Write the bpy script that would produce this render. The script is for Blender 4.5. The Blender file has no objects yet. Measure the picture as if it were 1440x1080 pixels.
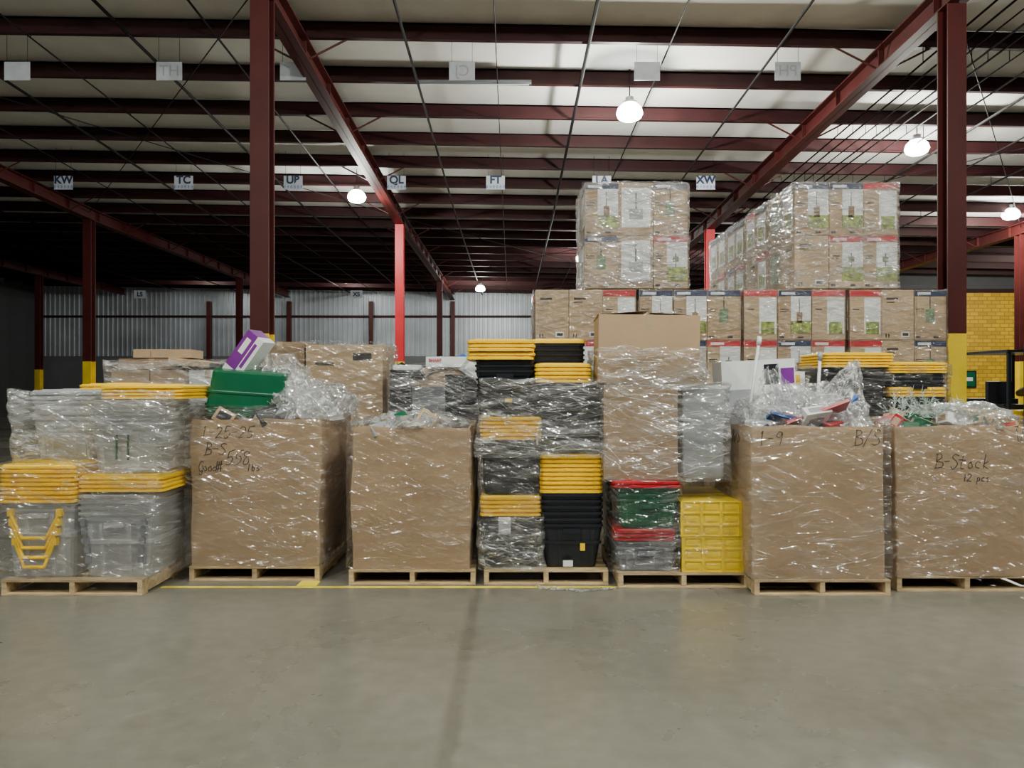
import bpy, math, random
from mathutils import Vector, Matrix, noise
from mathutils.bvhtree import BVHTree
R = random.Random(7)
S = bpy.context.scene

# ------------------------------------------------------------ materials
def newmat(name):
    m = bpy.data.materials.new(name); m.use_nodes = True
    nt = m.node_tree; nt.nodes.clear()
    out = nt.nodes.new('ShaderNodeOutputMaterial')
    return m, nt, out

def pm(name, col, rough=0.5, metal=0.0, var=0.15, nscale=4.0, bump=0.0, bscale=30.0, spec=0.5, stretch=(1,1,1)):
    m, nt, out = newmat(name)
    b = nt.nodes.new('ShaderNodeBsdfPrincipled')
    b.inputs['Roughness'].default_value = rough
    b.inputs['Metallic'].default_value = metal
    b.inputs['Specular IOR Level'].default_value = spec
    tc = nt.nodes.new('ShaderNodeTexCoord'); mp = nt.nodes.new('ShaderNodeMapping')
    mp.inputs['Scale'].default_value = stretch
    nt.links.new(tc.outputs['Object'], mp.inputs[0])
    n = nt.nodes.new('ShaderNodeTexNoise'); n.inputs['Scale'].default_value = nscale; n.inputs['Detail'].default_value = 5
    nt.links.new(mp.outputs[0], n.inputs['Vector'])
    mr = nt.nodes.new('ShaderNodeMapRange')
    mr.inputs['From Min'].default_value = 0.25; mr.inputs['From Max'].default_value = 0.75
    mr.inputs['To Min'].default_value = 1 - var; mr.inputs['To Max'].default_value = 1 + var
    nt.links.new(n.outputs['Fac'], mr.inputs['Value'])
    mul = nt.nodes.new('ShaderNodeVectorMath'); mul.operation = 'SCALE'
    mul.inputs[0].default_value = col[:3]
    nt.links.new(mr.outputs[0], mul.inputs['Scale'])
    nt.links.new(mul.outputs[0], b.inputs['Base Color'])
    if bump > 0:
        n2 = nt.nodes.new('ShaderNodeTexNoise'); n2.inputs['Scale'].default_value = bscale; n2.inputs['Detail'].default_value = 4
        nt.links.new(mp.outputs[0], n2.inputs['Vector'])
        bp = nt.nodes.new('ShaderNodeBump'); bp.inputs['Strength'].default_value = bump; bp.inputs['Distance'].default_value = 0.02
        nt.links.new(n2.outputs['Fac'], bp.inputs['Height']); nt.links.new(bp.outputs[0], b.inputs['Normal'])
    nt.links.new(b.outputs[0], out.inputs[0])
    return m

def filmmat(name, base=0.05, crease=0.35, milk=0.01, cmilk=0.16, width=0.014, scale=1.1, stretch=11.0, rots=((0.05,0.06),(-0.12,-0.22),(0.15,0.42)), rough=0.13, bump=0.8, dist=0.03, patch=(0.44,0.62,0.05), detail=1.5, haze=0.10):
    """polythene film: transparent + glossy, with thin stretched folds that catch the light, their highlights also painted in white"""
    m, nt, out = newmat(name)
    L = nt.links.new; N = nt.nodes.new
    def math_(op,a=None,b=None,c=None,clamp=False):
        n=N('ShaderNodeMath'); n.operation=op; n.use_clamp=clamp
        for i,v in enumerate((a,b,c)):
            if v is None: continue
            if isinstance(v,(int,float)): n.inputs[i].default_value=v
            else: L(v,n.inputs[i])
        return n.outputs[0]
    tc = N('ShaderNodeTexCoord')
    tot=None; hs=None; hz=None
    for k,(rx,ry) in enumerate(rots):
        mp = N('ShaderNodeMapping'); mp.vector_type='TEXTURE'
        mp.inputs['Rotation'].default_value=(rx,ry,0); mp.inputs['Scale'].default_value=(1,1,1.0/stretch); mp.inputs['Location'].default_value=(k*3.1,k*1.7,k*0.9)
        L(tc.outputs['Object'],mp.inputs[0])
        n=N('ShaderNodeTexNoise'); n.inputs['Scale'].default_value=scale*(1+0.3*k); n.inputs['Detail'].default_value=detail; n.inputs['Roughness'].default_value=0.5; n.inputs['Distortion'].default_value=0.08
        L(mp.outputs[0],n.inputs['Vector'])
        d=math_('ABSOLUTE',math_('SUBTRACT',n.outputs['Fac'],0.5))
        mr=N('ShaderNodeMapRange'); mr.inputs['From Min'].default_value=0.0; mr.inputs['From Max'].default_value=width; mr.inputs['To Min'].default_value=1; mr.inputs['To Max'].default_value=0
        L(d,mr.inputs['Value'])
        pn=N('ShaderNodeTexNoise'); pn.inputs['Scale'].default_value=2.2+0.6*k; pn.inputs['Detail'].default_value=3
        ad=N('ShaderNodeVectorMath'); ad.operation='ADD'; ad.inputs[1].default_value=(k*5.3,2*k,k); L(tc.outputs['Object'],ad.inputs[0]); L(ad.outputs[0],pn.inputs['Vector'])
        pr=N('ShaderNodeMapRange'); pr.inputs['From Min'].default_value=patch[0]; pr.inputs['From Max'].default_value=patch[1]; pr.inputs['To Min'].default_value=patch[2]
        L(pn.outputs['Fac'],pr.inputs['Value'])
        v=math_('MULTIPLY',mr.outputs[0],pr.outputs[0])
        tot=v if tot is None else math_('MAXIMUM',tot,v)
        # soft bands of sheen, painted into the film as pale gloss and haze
        sb=N('ShaderNodeMapRange'); sb.inputs['From Min'].default_value=0.54; sb.inputs['From Max'].default_value=0.68; L(n.outputs['Fac'],sb.inputs['Value'])
        sv=math_('MULTIPLY',sb.outputs[0],pr.outputs[0]); hz=sv if hz is None else math_('MAXIMUM',hz,sv)
        h=math_('MULTIPLY_ADD',n.outputs['Fac'],1.8,math_('MULTIPLY',v,0.25))
        hs=h if hs is None else math_('ADD',hs,h)
    bp = N('ShaderNodeBump'); bp.inputs['Strength'].default_value = bump; bp.inputs['Distance'].default_value = dist
    L(hs, bp.inputs['Height'])
    tr = N('ShaderNodeBsdfTransparent'); tr.inputs[0].default_value=(0.985,0.985,0.985,1)
    gl = N('ShaderNodeBsdfGlossy'); gl.inputs['Roughness'].default_value = rough; gl.inputs['Color'].default_value = (1,1,1,1)
    L(bp.outputs[0], gl.inputs['Normal'])
    df = N('ShaderNodeBsdfDiffuse'); df.inputs['Color'].default_value = (0.88,0.90,0.92,1)
    L(bp.outputs[0], df.inputs['Normal'])
    tl = N('ShaderNodeBsdfTranslucent'); tl.inputs['Color'].default_value = (0.88,0.90,0.92,1)
    dm = N('ShaderNodeMixShader'); dm.inputs[0].default_value=0.25; L(df.outputs[0],dm.inputs[1]); L(tl.outputs[0],dm.inputs[2])
    lw = N('ShaderNodeLayerWeight'); lw.inputs['Blend'].default_value = 0.25
    L(bp.outputs[0], lw.inputs['Normal'])
    g = math_('MULTIPLY_ADD',tot,crease*0.6,math_('MULTIPLY_ADD',lw.outputs['Fresnel'],0.4,base))
    g = math_('MULTIPLY_ADD',hz,haze*1.2,g,clamp=True)
    m1 = N('ShaderNodeMixShader'); L(g, m1.inputs[0]); L(tr.outputs[0], m1.inputs[1]); L(gl.outputs[0], m1.inputs[2])
    s2 = math_('MULTIPLY_ADD',hz,haze,math_('MULTIPLY_ADD',tot,cmilk,milk))  # diffuse white along folds and bands paints in highlights and sheen
    m2 = N('ShaderNodeMixShader'); L(s2, m2.inputs[0]); L(m1.outputs[0], m2.inputs[1]); L(dm.outputs[0], m2.inputs[2])
    L(m2.outputs[0], out.inputs[0])
    return m

CARD = pm('cardboard', (0.415,0.288,0.172), 0.7, var=0.10, nscale=2.2, bump=0.12, bscale=12, spec=0.3)
CARD_D = pm('cardboard_dark', (0.27,0.18,0.105), 0.8, var=0.12, nscale=2, spec=0.2)
CARD_L = pm('cardboard_light', (0.48,0.35,0.215), 0.7, var=0.08, nscale=2, spec=0.3)
TAPE = pm('tape', (0.42,0.32,0.21), 0.25, var=0.05)
WOOD = pm('pallet_wood', (0.55,0.41,0.23), 0.8, var=0.35, nscale=5, stretch=(1,6,6), bump=0.3, bscale=20)
YEL = pm('yellow_plastic', (0.98,0.62,0.003), 0.38, var=0.05)
YELB = pm('yellow_crate', (0.98,0.72,0.004), 0.4, var=0.05)
BLK = pm('black_plastic', (0.012,0.014,0.020), 0.3, var=0.2)
GRYB = pm('grey_plastic', (0.20,0.21,0.235), 0.35, var=0.1)
GRYL = pm('grey_lid', (0.34,0.36,0.38), 0.4, var=0.08)
RED = pm('red_plastic', (0.42,0.006,0.016), 0.35, var=0.1)
GRN = pm('green_plastic', (0.003,0.11,0.047), 0.3, var=0.12)
WHT = pm('white_card', (0.78,0.79,0.80), 0.5, var=0.06)
PUR = pm('purple_print', (0.18,0.02,0.26), 0.4)
NAVY = pm('navy_print', (0.015,0.03,0.09), 0.45)
REDP = pm('red_print', (0.50,0.010,0.025), 0.45)
INK = pm('marker_ink', (0.035,0.03,0.03), 0.6)
BLUE = pm('blue_print', (0.03,0.14,0.48), 0.4)
ORG = pm('orange_print', (0.7,0.2,0.03), 0.4)
GARD = pm('garden_picture', (0.26,0.32,0.06), 0.4, var=0.9, nscale=16)
SAGE = pm('sage_picture', (0.16,0.24,0.14), 0.4, var=0.7, nscale=10)
STEEL = pm('maroon_steel', (0.070,0.011,0.010), 0.5, var=0.2, nscale=2, spec=0.3)
PURL = pm('maroon_purlin', (0.032,0.007,0.008), 0.6, var=0.25, nscale=2, spec=0.25)
REDST = pm('red_steel', (0.70,0.006,0.02), 0.45, var=0.1)
YPAINT = pm('yellow_paint', (0.90,0.64,0.006), 0.5, var=0.12, nscale=3)
PIPE = pm('dark_pipe', (0.010,0.009,0.010), 0.7, spec=0.2)
CONC = pm('concrete_wainscot', (0.15,0.155,0.165), 0.8, var=0.12, nscale=1)
TIRE = pm('rubber', (0.02,0.02,0.02), 0.8)
CLEAR = filmmat('clear_plastic', base=0.07, crease=0.1, milk=0.34, cmilk=0.05, scale=1.0, stretch=1, rough=0.15, bump=0.1, haze=0.0)
FILM = filmmat('stretch_film', base=0.06)
FILMH = filmmat('stretch_film_heavy', base=0.08, crease=0.5, milk=0.03, cmilk=0.28, width=0.02, patch=(0.38,0.56,0.15), haze=0.22)
FILML = filmmat('stretch_film_light', base=0.045, crease=0.3, milk=0.0, cmilk=0.10, width=0.010, haze=0.04)
BAG = filmmat('poly_bag', base=0.15, crease=0.6, milk=0.12, cmilk=0.35, width=0.03, scale=3, stretch=1.6, rough=0.13, bump=1.0, patch=(0.3,0.5,0.3), detail=2.5, haze=0.25, rots=((0.3,0.9),(0.8,-0.5)))

# ------------------------------------------------------------ mesh builder
class MB:
    def __init__(s):
        s.v=[]; s.f=[]; s.mi=[]; s.mats=[]; s.M=Matrix.Identity(4)
    def mat(s,m):
        if m not in s.mats: s.mats.append(m)
        return s.mats.index(m)
    def add(s,vs,fs,m):
        o=len(s.v); k=s.mat(m)
        s.v += [tuple(s.M @ Vector(p)) for p in vs]
        for f in fs: s.f.append(tuple(i+o for i in f)); s.mi.append(k)
    def box(s,x0,x1,y0,y1,z0,z1,m):
        s.add([(x0,y0,z0),(x1,y0,z0),(x1,y1,z0),(x0,y1,z0),(x0,y0,z1),(x1,y0,z1),(x1,y1,z1),(x0,y1,z1)],
              [(0,3,2,1),(4,5,6,7),(0,1,5,4),(1,2,6,5),(2,3,7,6),(3,0,4,7)],m)
    def ring(s,w,d,r,n,sub):
        pts=[]
        r=max(min(r,w/2-1e-3,d/2-1e-3),1e-4)
        cs=[(w/2-r,-d/2+r,-90),(w/2-r,d/2-r,0),(-w/2+r,d/2-r,90),(-w/2+r,-d/2+r,180)]
        for i,(cx,cy,a0) in enumerate(cs):
            arc=[]
            for k in range(n+1):
                a=math.radians(a0+90*k/n); arc.append((cx+r*math.cos(a),cy+r*math.sin(a)))
            pts+=arc
            nx=cs[(i+1)%4]; a=math.radians(nx[2]); e=(nx[0]+r*math.cos(a),nx[1]+r*math.sin(a))
            for k in range(1,sub):
                t=k/sub; pts.append((arc[-1][0]*(1-t)+e[0]*t,arc[-1][1]*(1-t)+e[1]*t))
        return pts
    def loft(s,cx,cy,levels,r,m,capb=True,capt=True,n=3,sub=1,disp=None):
        vs=[];fs=[]
        N=None
        for lv in levels:
            z,w,d=lv[:3]; ox,oy=(lv[3],lv[4]) if len(lv)>3 else (0,0)
            rg=s.ring(w,d,r,n,sub); N=len(rg)
            for (x,y) in rg:
                p=Vector((cx+ox+x,cy+oy+y,z))
                if disp: p=disp(p,Vector((x/(w/2),y/(d/2),0)))
                vs.append(p)
        for j in range(len(levels)-1):
            for i in range(N):
                a=j*N+i;b=j*N+(i+1)%N
                fs.append((a,b,b+N,a+N))
        if capb: fs.append(tuple(reversed(range(N))))
        if capt: fs.append(tuple(range((len(levels)-1)*N,len(levels)*N)))
        s.add(vs,fs,m)
    def cyl(s,p0,p1,r0,m,r1=None,n=10):
        p0=Vector(p0);p1=Vector(p1); r1=r0 if r1 is None else r1
        d=(p1-p0).normalized(); u=d.orthogonal().normalized(); w=d.cross(u)
        vs=[];fs=[]
        for p,r in((p0,r0),(p1,r1)):
            for i in range(n):
                a=2*math.pi*i/n; vs.append(p+u*math.cos(a)*r+w*math.sin(a)*r)
        for i in range(n): fs.append((i,(i+1)%n,(i+1)%n+n,i+n))
        fs.append(tuple(reversed(range(n)))); fs.append(tuple(range(n,2*n)))
        s.add(vs,fs,m)
    def build(s,name,bevel=0,smooth=False,parent=None,solid=0):
        me=bpy.data.meshes.new(name); me.from_pydata(s.v,[],s.f)
        for m in s.mats: me.materials.append(m)
        me.polygons.foreach_set('material_index',s.mi)
        if smooth: me.polygons.foreach_set('use_smooth',[True]*len(s.f))
        me.update()
        o=bpy.data.objects.new(name,me); S.collection.objects.link(o)
        if solid:
            md=o.modifiers.new('s','SOLIDIFY'); md.thickness=solid; md.offset=-1
        if bevel:
            md=o.modifiers.new('b','BEVEL'); md.width=bevel; md.segments=2; md.limit_method='ANGLE'
        if parent: o.parent=parent
        return o

def TR(x,y,z,rx=0,ry=0,rz=0):
    return Matrix.Translation((x,y,z)) @ Matrix.Rotation(math.radians(rz),4,'Z') @ Matrix.Rotation(math.radians(ry),4,'Y') @ Matrix.Rotation(math.radians(rx),4,'X')

def text(name,body,loc,size,mat,parent=None,rot=(90,0,0),extr=0.001,shear=0,bold=0.0):
    c=bpy.data.curves.new(name,'FONT'); c.body=body; c.size=size; c.extrude=extr; c.align_x='CENTER'; c.align_y='CENTER'; c.shear=shear; c.offset=bold
    c.materials.append(mat)
    o=bpy.data.objects.new(name,c); S.collection.objects.link(o)
    o.location=loc; o.rotation_euler=[math.radians(a) for a in rot]
    if parent: o.parent=parent
    return o

GL={'1':[[(.2,.8),(.35,1),(.33,.5),(.32,0)]],'-':[[(.05,.5),(.5,.53)]],
'2':[[(.05,.8),(.25,1),(.5,.8),(.3,.4),(.02,.02),(.3,.06),(.6,.0)]],
'5':[[(.15,1),(.1,.55),(.35,.62),(.5,.35),(.3,.02),(.02,.1)],[(.15,1),(.6,1.04)]],
'B':[[(.1,0),(.12,1)],[(.02,.98),(.4,.98),(.45,.75),(.15,.55),(.5,.45),(.5,.1),(.0,.0)]],
'S':[[(.5,.9),(.25,1),(.1,.75),(.4,.5),(.45,.2),(.2,0),(0,.12)]],
's':[[(.35,.5),(.15,.5),(.1,.35),(.35,.2),(.3,.02),(.05,.02)]],
'8':[[(.45,.85),(.2,1),(.08,.75),(.42,.4),(.4,.05),(.1,.05),(.15,.4),(.45,.85)]],
'9':[[(.45,.9),(.2,1),(.08,.7),(.3,.55),(.45,.85),(.46,.5),(.4,0)]],
'/':[[(0,-.1),(.5,1.05)]],'t':[[(.25,.9),(.2,.1),(.4,.02)],[(.02,.6),(.45,.62)]],
'o':[[(.3,.5),(.1,.3),(.2,.02),(.42,.15),(.3,.5)]],'a':[[(.4,.45),(.1,.4),(.12,.05),(.4,.1)],[(.42,.5),(.42,.02),(.5,.0)]],
'c':[[(.4,.45),(.15,.45),(.08,.15),(.4,.02)]],'k':[[(.1,1),(.1,0)],[(.42,.55),(.12,.28),(.45,0)]],
'l':[[(.2,1),(.2,.0)]],'b':[[(.1,1),(.1,.05),(.4,.1),(.35,.45),(.1,.4)]],
'p':[[(.1,.5),(.1,-.4)],[(.1,.45),(.4,.45),(.38,.1),(.1,.08)]],
'e':[[(.08,.28),(.4,.3),(.3,.5),(.08,.3),(.15,.02),(.42,.08)]],
'r':[[(.1,.5),(.1,0)],[(.1,.35),(.25,.5),(.42,.45)]],
'G':[[(.5,.85),(.25,1),(.05,.5),(.2,0),(.5,.15),(.5,.45),(.3,.45)],[(.5,.2),(.4,-.35),(.15,-.2)]],
'd':[[(.4,.45),(.1,.4),(.12,.05),(.4,.08)],[(.42,1),(.42,0)]],'V':[[(.05,1),(.3,0),(.55,1)]],
'#':[[(.15,1),(.1,0)],[(.4,1),(.35,0)],[(0,.65),(.55,.68)],[(0,.3),(.5,.33)]],' ':[]}
def hand(g,txt,x,z,size,slope=0.0,side='front',r=0.003,seed=0,adv=0.62,y_at=None):
    """marker writing projected on the real surface of box g"""
    rr=random.Random(seed+len(txt)); me=g.data
    bvh=BVHTree.FromPolygons([v.co.copy() for v in me.vertices],[tuple(p.vertices) for p in me.polygons])
    c=bpy.data.curves.new('handwriting','CURVE'); c.dimensions='3D'; c.bevel_depth=r; c.bevel_resolution=0; c.materials.append(INK)
    for ch in txt:
        for st in GL.get(ch,[]):
            st=[(px+rr.uniform(-.04,.04),pz+rr.uniform(-.04,.04)) for px,pz in st]
            P=[st[0]]+st+[st[-1]]; out=[]
            for i in range(1,len(P)-2):
                p0,p1,p2,p3=P[i-1:i+3]
                for k in range(6):
                    t=k/6
                    q=[0.5*(2*b+(c2-a)*t+(2*a-5*b+4*c2-d)*t*t+(-a+3*b-3*c2+d)*t**3) for a,b,c2,d in zip(p0,p1,p2,p3)]
                    out.append(q)
            out.append(st[-1]); pts=[]
            for (u,v) in out:
                X=x+(u+v*0.15)*size; Z=z+v*size+slope*(X-x)
                if side=='front': o,d=Vector((X,0,Z)),Vector((0,1,0))
                else: o,d=Vector((0,y_at-(X-x),Z)),Vector((1,0,0))
                h=bvh.ray_cast(o,d)
                if h[0] is not None: pts.append(h[0]-d*0.0025)
            if len(pts)>1:
                s=c.splines.new('POLY'); s.points.add(len(pts)-1)
                for p,q in zip(s.points,pts): p.co=(*q,1)
        if side=='front': x+=size*adv
        else: y_at-=size*adv
    o=bpy.data.objects.new('handwriting',c); S.collection.objects.link(o); o.parent=g
    return o

# ------------------------------------------------------------ room shell
def floor_mat():
    m,nt,out=newmat('polished_concrete'); L=nt.links.new
    b=nt.nodes.new('ShaderNodeBsdfPrincipled')
    tc=nt.nodes.new('ShaderNodeTexCoord')
    n1=nt.nodes.new('ShaderNodeTexNoise'); n1.inputs['Scale'].default_value=0.45; n1.inputs['Detail'].default_value=7; n1.inputs['Roughness'].default_value=0.55; n1.inputs['Distortion'].default_value=0.2
    n2=nt.nodes.new('ShaderNodeTexNoise'); n2.inputs['Scale'].default_value=9; n2.inputs['Detail'].default_value=8
    L(tc.outputs['Object'],n1.inputs[0]); L(tc.outputs['Object'],n2.inputs[0])
    cr=nt.nodes.new('ShaderNodeValToRGB')
    cr.color_ramp.elements[0].position=0.32; cr.color_ramp.elements[0].color=(0.150,0.143,0.116,1)
    cr.color_ramp.elements[1].position=0.68; cr.color_ramp.elements[1].color=(0.222,0.213,0.178,1)
    L(n1.outputs['Fac'],cr.inputs[0])
    mr=nt.nodes.new('ShaderNodeMapRange'); mr.inputs['From Min'].default_value=0.3;mr.inputs['From Max'].default_value=0.7;mr.inputs['To Min'].default_value=0.88;mr.inputs['To Max'].default_value=1.10
    L(n2.outputs['Fac'],mr.inputs['Value'])
    sc=nt.nodes.new('ShaderNodeVectorMath'); sc.operation='SCALE'; L(cr.outputs[0],sc.inputs[0]); L(mr.outputs[0],sc.inputs['Scale'])
    sx=nt.nodes.new('ShaderNodeSeparateXYZ'); L(tc.outputs['Object'],sx.inputs[0])
    wob=nt.nodes.new('ShaderNodeMath'); wob.operation='MULTIPLY_ADD'; wob.inputs[1].default_value=0.05; L(n2.outputs['Fac'],wob.inputs[0]); L(sx.outputs['X'],wob.inputs[2])
    ad=nt.nodes.new('ShaderNodeMath'); ad.operation='ADD'; ad.inputs[1].default_value=0.265; L(wob.outputs[0],ad.inputs[0])
    ab=nt.nodes.new('ShaderNodeMath'); ab.operation='ABSOLUTE'; L(ad.outputs[0],ab.inputs[0])
    jm=nt.nodes.new('ShaderNodeMapRange'); jm.inputs['From Min'].default_value=0.02;jm.inputs['From Max'].default_value=0.06;jm.inputs['To Min'].default_value=0.76;jm.inputs['To Max'].default_value=1.0
    L(ab.outputs[0],jm.inputs['Value'])
    s2=nt.nodes.new('ShaderNodeVectorMath'); s2.operation='SCALE'; L(sc.outputs[0],s2.inputs[0]); L(jm.outputs[0],s2.inputs['Scale'])
    vo=nt.nodes.new('ShaderNodeTexVoronoi'); vo.inputs['Scale'].default_value=0.75; L(tc.outputs['Object'],vo.inputs['Vector'])
    sp=nt.nodes.new('ShaderNodeMapRange'); sp.inputs['From Min'].default_value=0.025;sp.inputs['From Max'].default_value=0.05;sp.inputs['To Min'].default_value=0.75;sp.inputs['To Max'].default_value=1.0
    L(vo.outputs['Distance'],sp.inputs['Value'])
    s3=nt.nodes.new('ShaderNodeVectorMath'); s3.operation='SCALE'; L(s2.outputs[0],s3.inputs[0]); L(sp.outputs[0],s3.inputs['Scale'])
    L(s3.outputs[0],b.inputs['Base Color'])
    rr=nt.nodes.new('ShaderNodeMapRange'); rr.inputs['From Min'].default_value=0.3; rr.inputs['From Max'].default_value=0.7; rr.inputs['To Min'].default_value=0.22; rr.inputs['To Max'].default_value=0.36; L(n1.outputs['Fac'],rr.inputs['Value']); L(rr.outputs[0],b.inputs['Roughness'])
    bp=nt.nodes.new('ShaderNodeBump'); bp.inputs['Strength'].default_value=0.05; bp.inputs['Distance'].default_value=0.02; L(n2.outputs['Fac'],bp.inputs['Height']); L(bp.outputs[0],b.inputs['Normal'])
    L(b.outputs[0],out.inputs[0]); return m

def brick_mat():
    m,nt,out=newmat('yellow_painted_block'); L=nt.links.new
    b=nt.nodes.new('ShaderNodeBsdfPrincipled'); b.inputs['Roughness'].default_value=0.6
    tc=nt.nodes.new('ShaderNodeTexCoord'); mp=nt.nodes.new('ShaderNodeMapping'); mp.inputs['Rotation'].default_value=(math.radians(90),0,0)
    L(tc.outputs['Object'],mp.inputs[0])
    br=nt.nodes.new('ShaderNodeTexBrick'); br.inputs['Scale'].default_value=1.0
    br.inputs['Color1'].default_value=(0.82,0.48,0.01,1); br.inputs['Color2'].default_value=(0.55,0.32,0.01,1); br.inputs['Mortar'].default_value=(0.36,0.21,0.01,1)
    br.inputs['Brick Width'].default_value=0.45; br.inputs['Row Height'].default_value=0.2; br.inputs['Mortar Size'].default_value=0.02
    L(mp.outputs[0],br.inputs['Vector']); L(br.outputs['Color'],b.inputs['Base Color']); L(b.outputs[0],out.inputs[0]); return m

CEIL = pm('roof_insulation',(0.82,0.80,0.76),0.7,var=0.08,nscale=1.5,bump=0.35,bscale=2.0)
CORR = pm('galvanised_siding',(0.44,0.47,0.52),0.42,metal=0.25,var=0.25,nscale=0.5)
DARKW = pm('dark_siding',(0.07,0.07,0.075),0.6,var=0.1)

XL,XR,YF,YB=-31.5,36.0,-14.0,51.0
YK=27.0; SL=0.036; ZP=7.5     # roof kink, slope, purlin underside
def rz(x,y): return ZP-0.016*x+max(0,YK-y)*SL
b=MB(); b.box(XL,XR,YF,YB,-0.1,0,floor_mat()); b.build('floor')
b=MB(); vs=[]
for y in (YF,YK,YB):
    for x in (XL,XR):
        vs.append((x,y,rz(x,y)+0.36)); vs.append((x,y,rz(x,y)+0.46))
fs=[]
for k in (0,4): fs+=[(k,k+4,k+6,k+2),(k+1,k+3,k+7,k+5),(k,k+1,k+5,k+4),(k+2,k+6,k+7,k+3)]
fs+=[(0,2,3,1),(8,9,11,10)]
b.add(vs,fs,CEIL); b.build('ceiling')
b=MB(); vs=[];fs=[]; x=XL
prof=[(0,0),(0.09,0),(0.12,-0.05),(0.20,-0.05),(0.23,0)]
pts=[]
while x<XR:
    for dx,dy in prof: pts.append((x+dx,YB+dy))
    x+=0.32
for (px,py) in pts: vs.append((px,py,3.5)); vs.append((px,py,8.7))
for i in range(len(pts)-1): fs.append((2*i,2*i+2,2*i+3,2*i+1))
b.add(vs,fs,CORR)
b.box(XL,XR,YB-0.05,YB+0.2,0,3.5,CONC); b.box(XL,XR,YB-0.12,YB-0.05,6.05,6.2,PURL)
b.box(XL,XR,YB+0.1,YB+0.2,3.5,8.7,DARKW)
b.build('wall_back')
b=MB(); b.box(XL-0.2,XL,YF,YB,0,10.4,DARKW); b.build('wall_left')
b=MB(); b.box(XR,XR+0.2,YF,YB,0,10.4,DARKW); b.build('wall_right')
b=MB(); b.box(XL,XR,YF-0.2,YF,0,10.4,DARKW); b.build('wall_front')
b=MB(); b.box(17.9,XR,40,40.25,0,6.4,brick_mat()); b.box(17.9,XR,39.9,40.25,6.4,6.6,PURL); b.box(17.9,XR,40,40.25,6.6,7.6,DARKW); b.build('wall_partition')

PY=[14.2+1.86*k for k in range(-15,20)]; PY=[y for y in PY if YF+0.3<y<YB-0.4]
b=MB()
for y in PY:
    for (y0,y1,z0,z1) in ((y,y+0.02,0,0.34),(y-0.09,y,0,0.03),(y,y+0.09,0.31,0.34)):
        vs=[]
        for z in (z0,z1):
            for (xx,yy) in ((XL,y0),(XR,y0),(XR,y1),(XL,y1)): vs.append((xx,yy,rz(xx,y)+z))
        b.add(vs,[(0,3,2,1),(4,5,6,7),(0,1,5,4),(1,2,6,5),(2,3,7,6),(3,0,4,7)],PURL)
b.build('roof_purlins')
rows=[-25.5,-14.7,-3.9,6.87,17.7,28.5]
RD=0.40
def sbox(b,x0,x1,ya,yb,d0,d1,m):
    ys=[ya]+([YK] if ya<YK<yb else [])+[yb]; xm=(x0+x1)/2
    vs=[]
    for y in ys:
        t=rz(xm,y)
        vs+=[(x0,y,t+d0),(x1,y,t+d0),(x1,y,t+d1),(x0,y,t+d1)]
    fs=[]
    for k in range(len(ys)-1):
        o=4*k
        for i in range(4): fs.append((o+i,o+4+i,o+4+(i+1)%4,o+(i+1)%4))
    fs+=[(0,1,2,3),tuple(reversed(range(4*len(ys)-4,4*len(ys))))]
    b.add(vs,fs,m)
for rx in rows:
    b=MB()
    sbox(b,rx-0.15,rx+0.15,YF,YB-0.5,-RD,-RD+0.025,STEEL); sbox(b,rx-0.15,rx+0.15,YF,YB-0.5,-0.03,-0.003,STEEL)
    sbox(b,rx-0.012,rx+0.012,YF,YB-0.5,-RD,0,STEEL)
    for i,y in enumerate(PY[:-1]):
        zt=rz(rx,y); zb=zt-RD
        if i%2==0:
            for sgn in (-1,1): b.cyl((rx+0.13*sgn,y,zb+0.03),(rx+0.95*sgn,y,zt+0.05),0.02,STEEL,n=6)
        b.box(rx-0.1,rx+0.1,y-0.01,y+0.01,zb,zt,STEEL)
    b.build('roof_rafter')
cols=[12.0,26.7,41.4]
for rx in rows:
    for cy in cols:
        if rx>20 and cy>39: continue
        b=MB(); zb=rz(rx,cy)-RD-0.002
        red = cy==26.7 and rx in (-3.9,6.87)
        mt = REDST if red else STEEL
        for (z0,z1,mm) in ((0.02,2.43,YPAINT),(2.43,zb,mt)):
            b.box(rx-0.145,rx+0.145,cy-0.15,cy-0.125,z0,z1,mm); b.box(rx-0.145,rx+0.145,cy+0.125,cy+0.15,z0,z1,mm)
            b.box(rx-0.01,rx+0.01,cy-0.125,cy+0.125,z0,z1,mm)
        b.box(rx-0.22,rx+0.22,cy-0.22,cy+0.22,0,0.025,STEEL)
        b.build('steel_column')
for rx in (-20,-14.7,-9.3,-3.9,1.5,6.87):
    b=MB(); b.box(rx-0.12,rx+0.12,YB-0.45,YB-0.13,0,7.1,STEEL); b.box(rx-0.2,rx+0.2,YB-0.5,YB-0.13,0,0.03,STEEL); b.build('wall_post')

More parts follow.
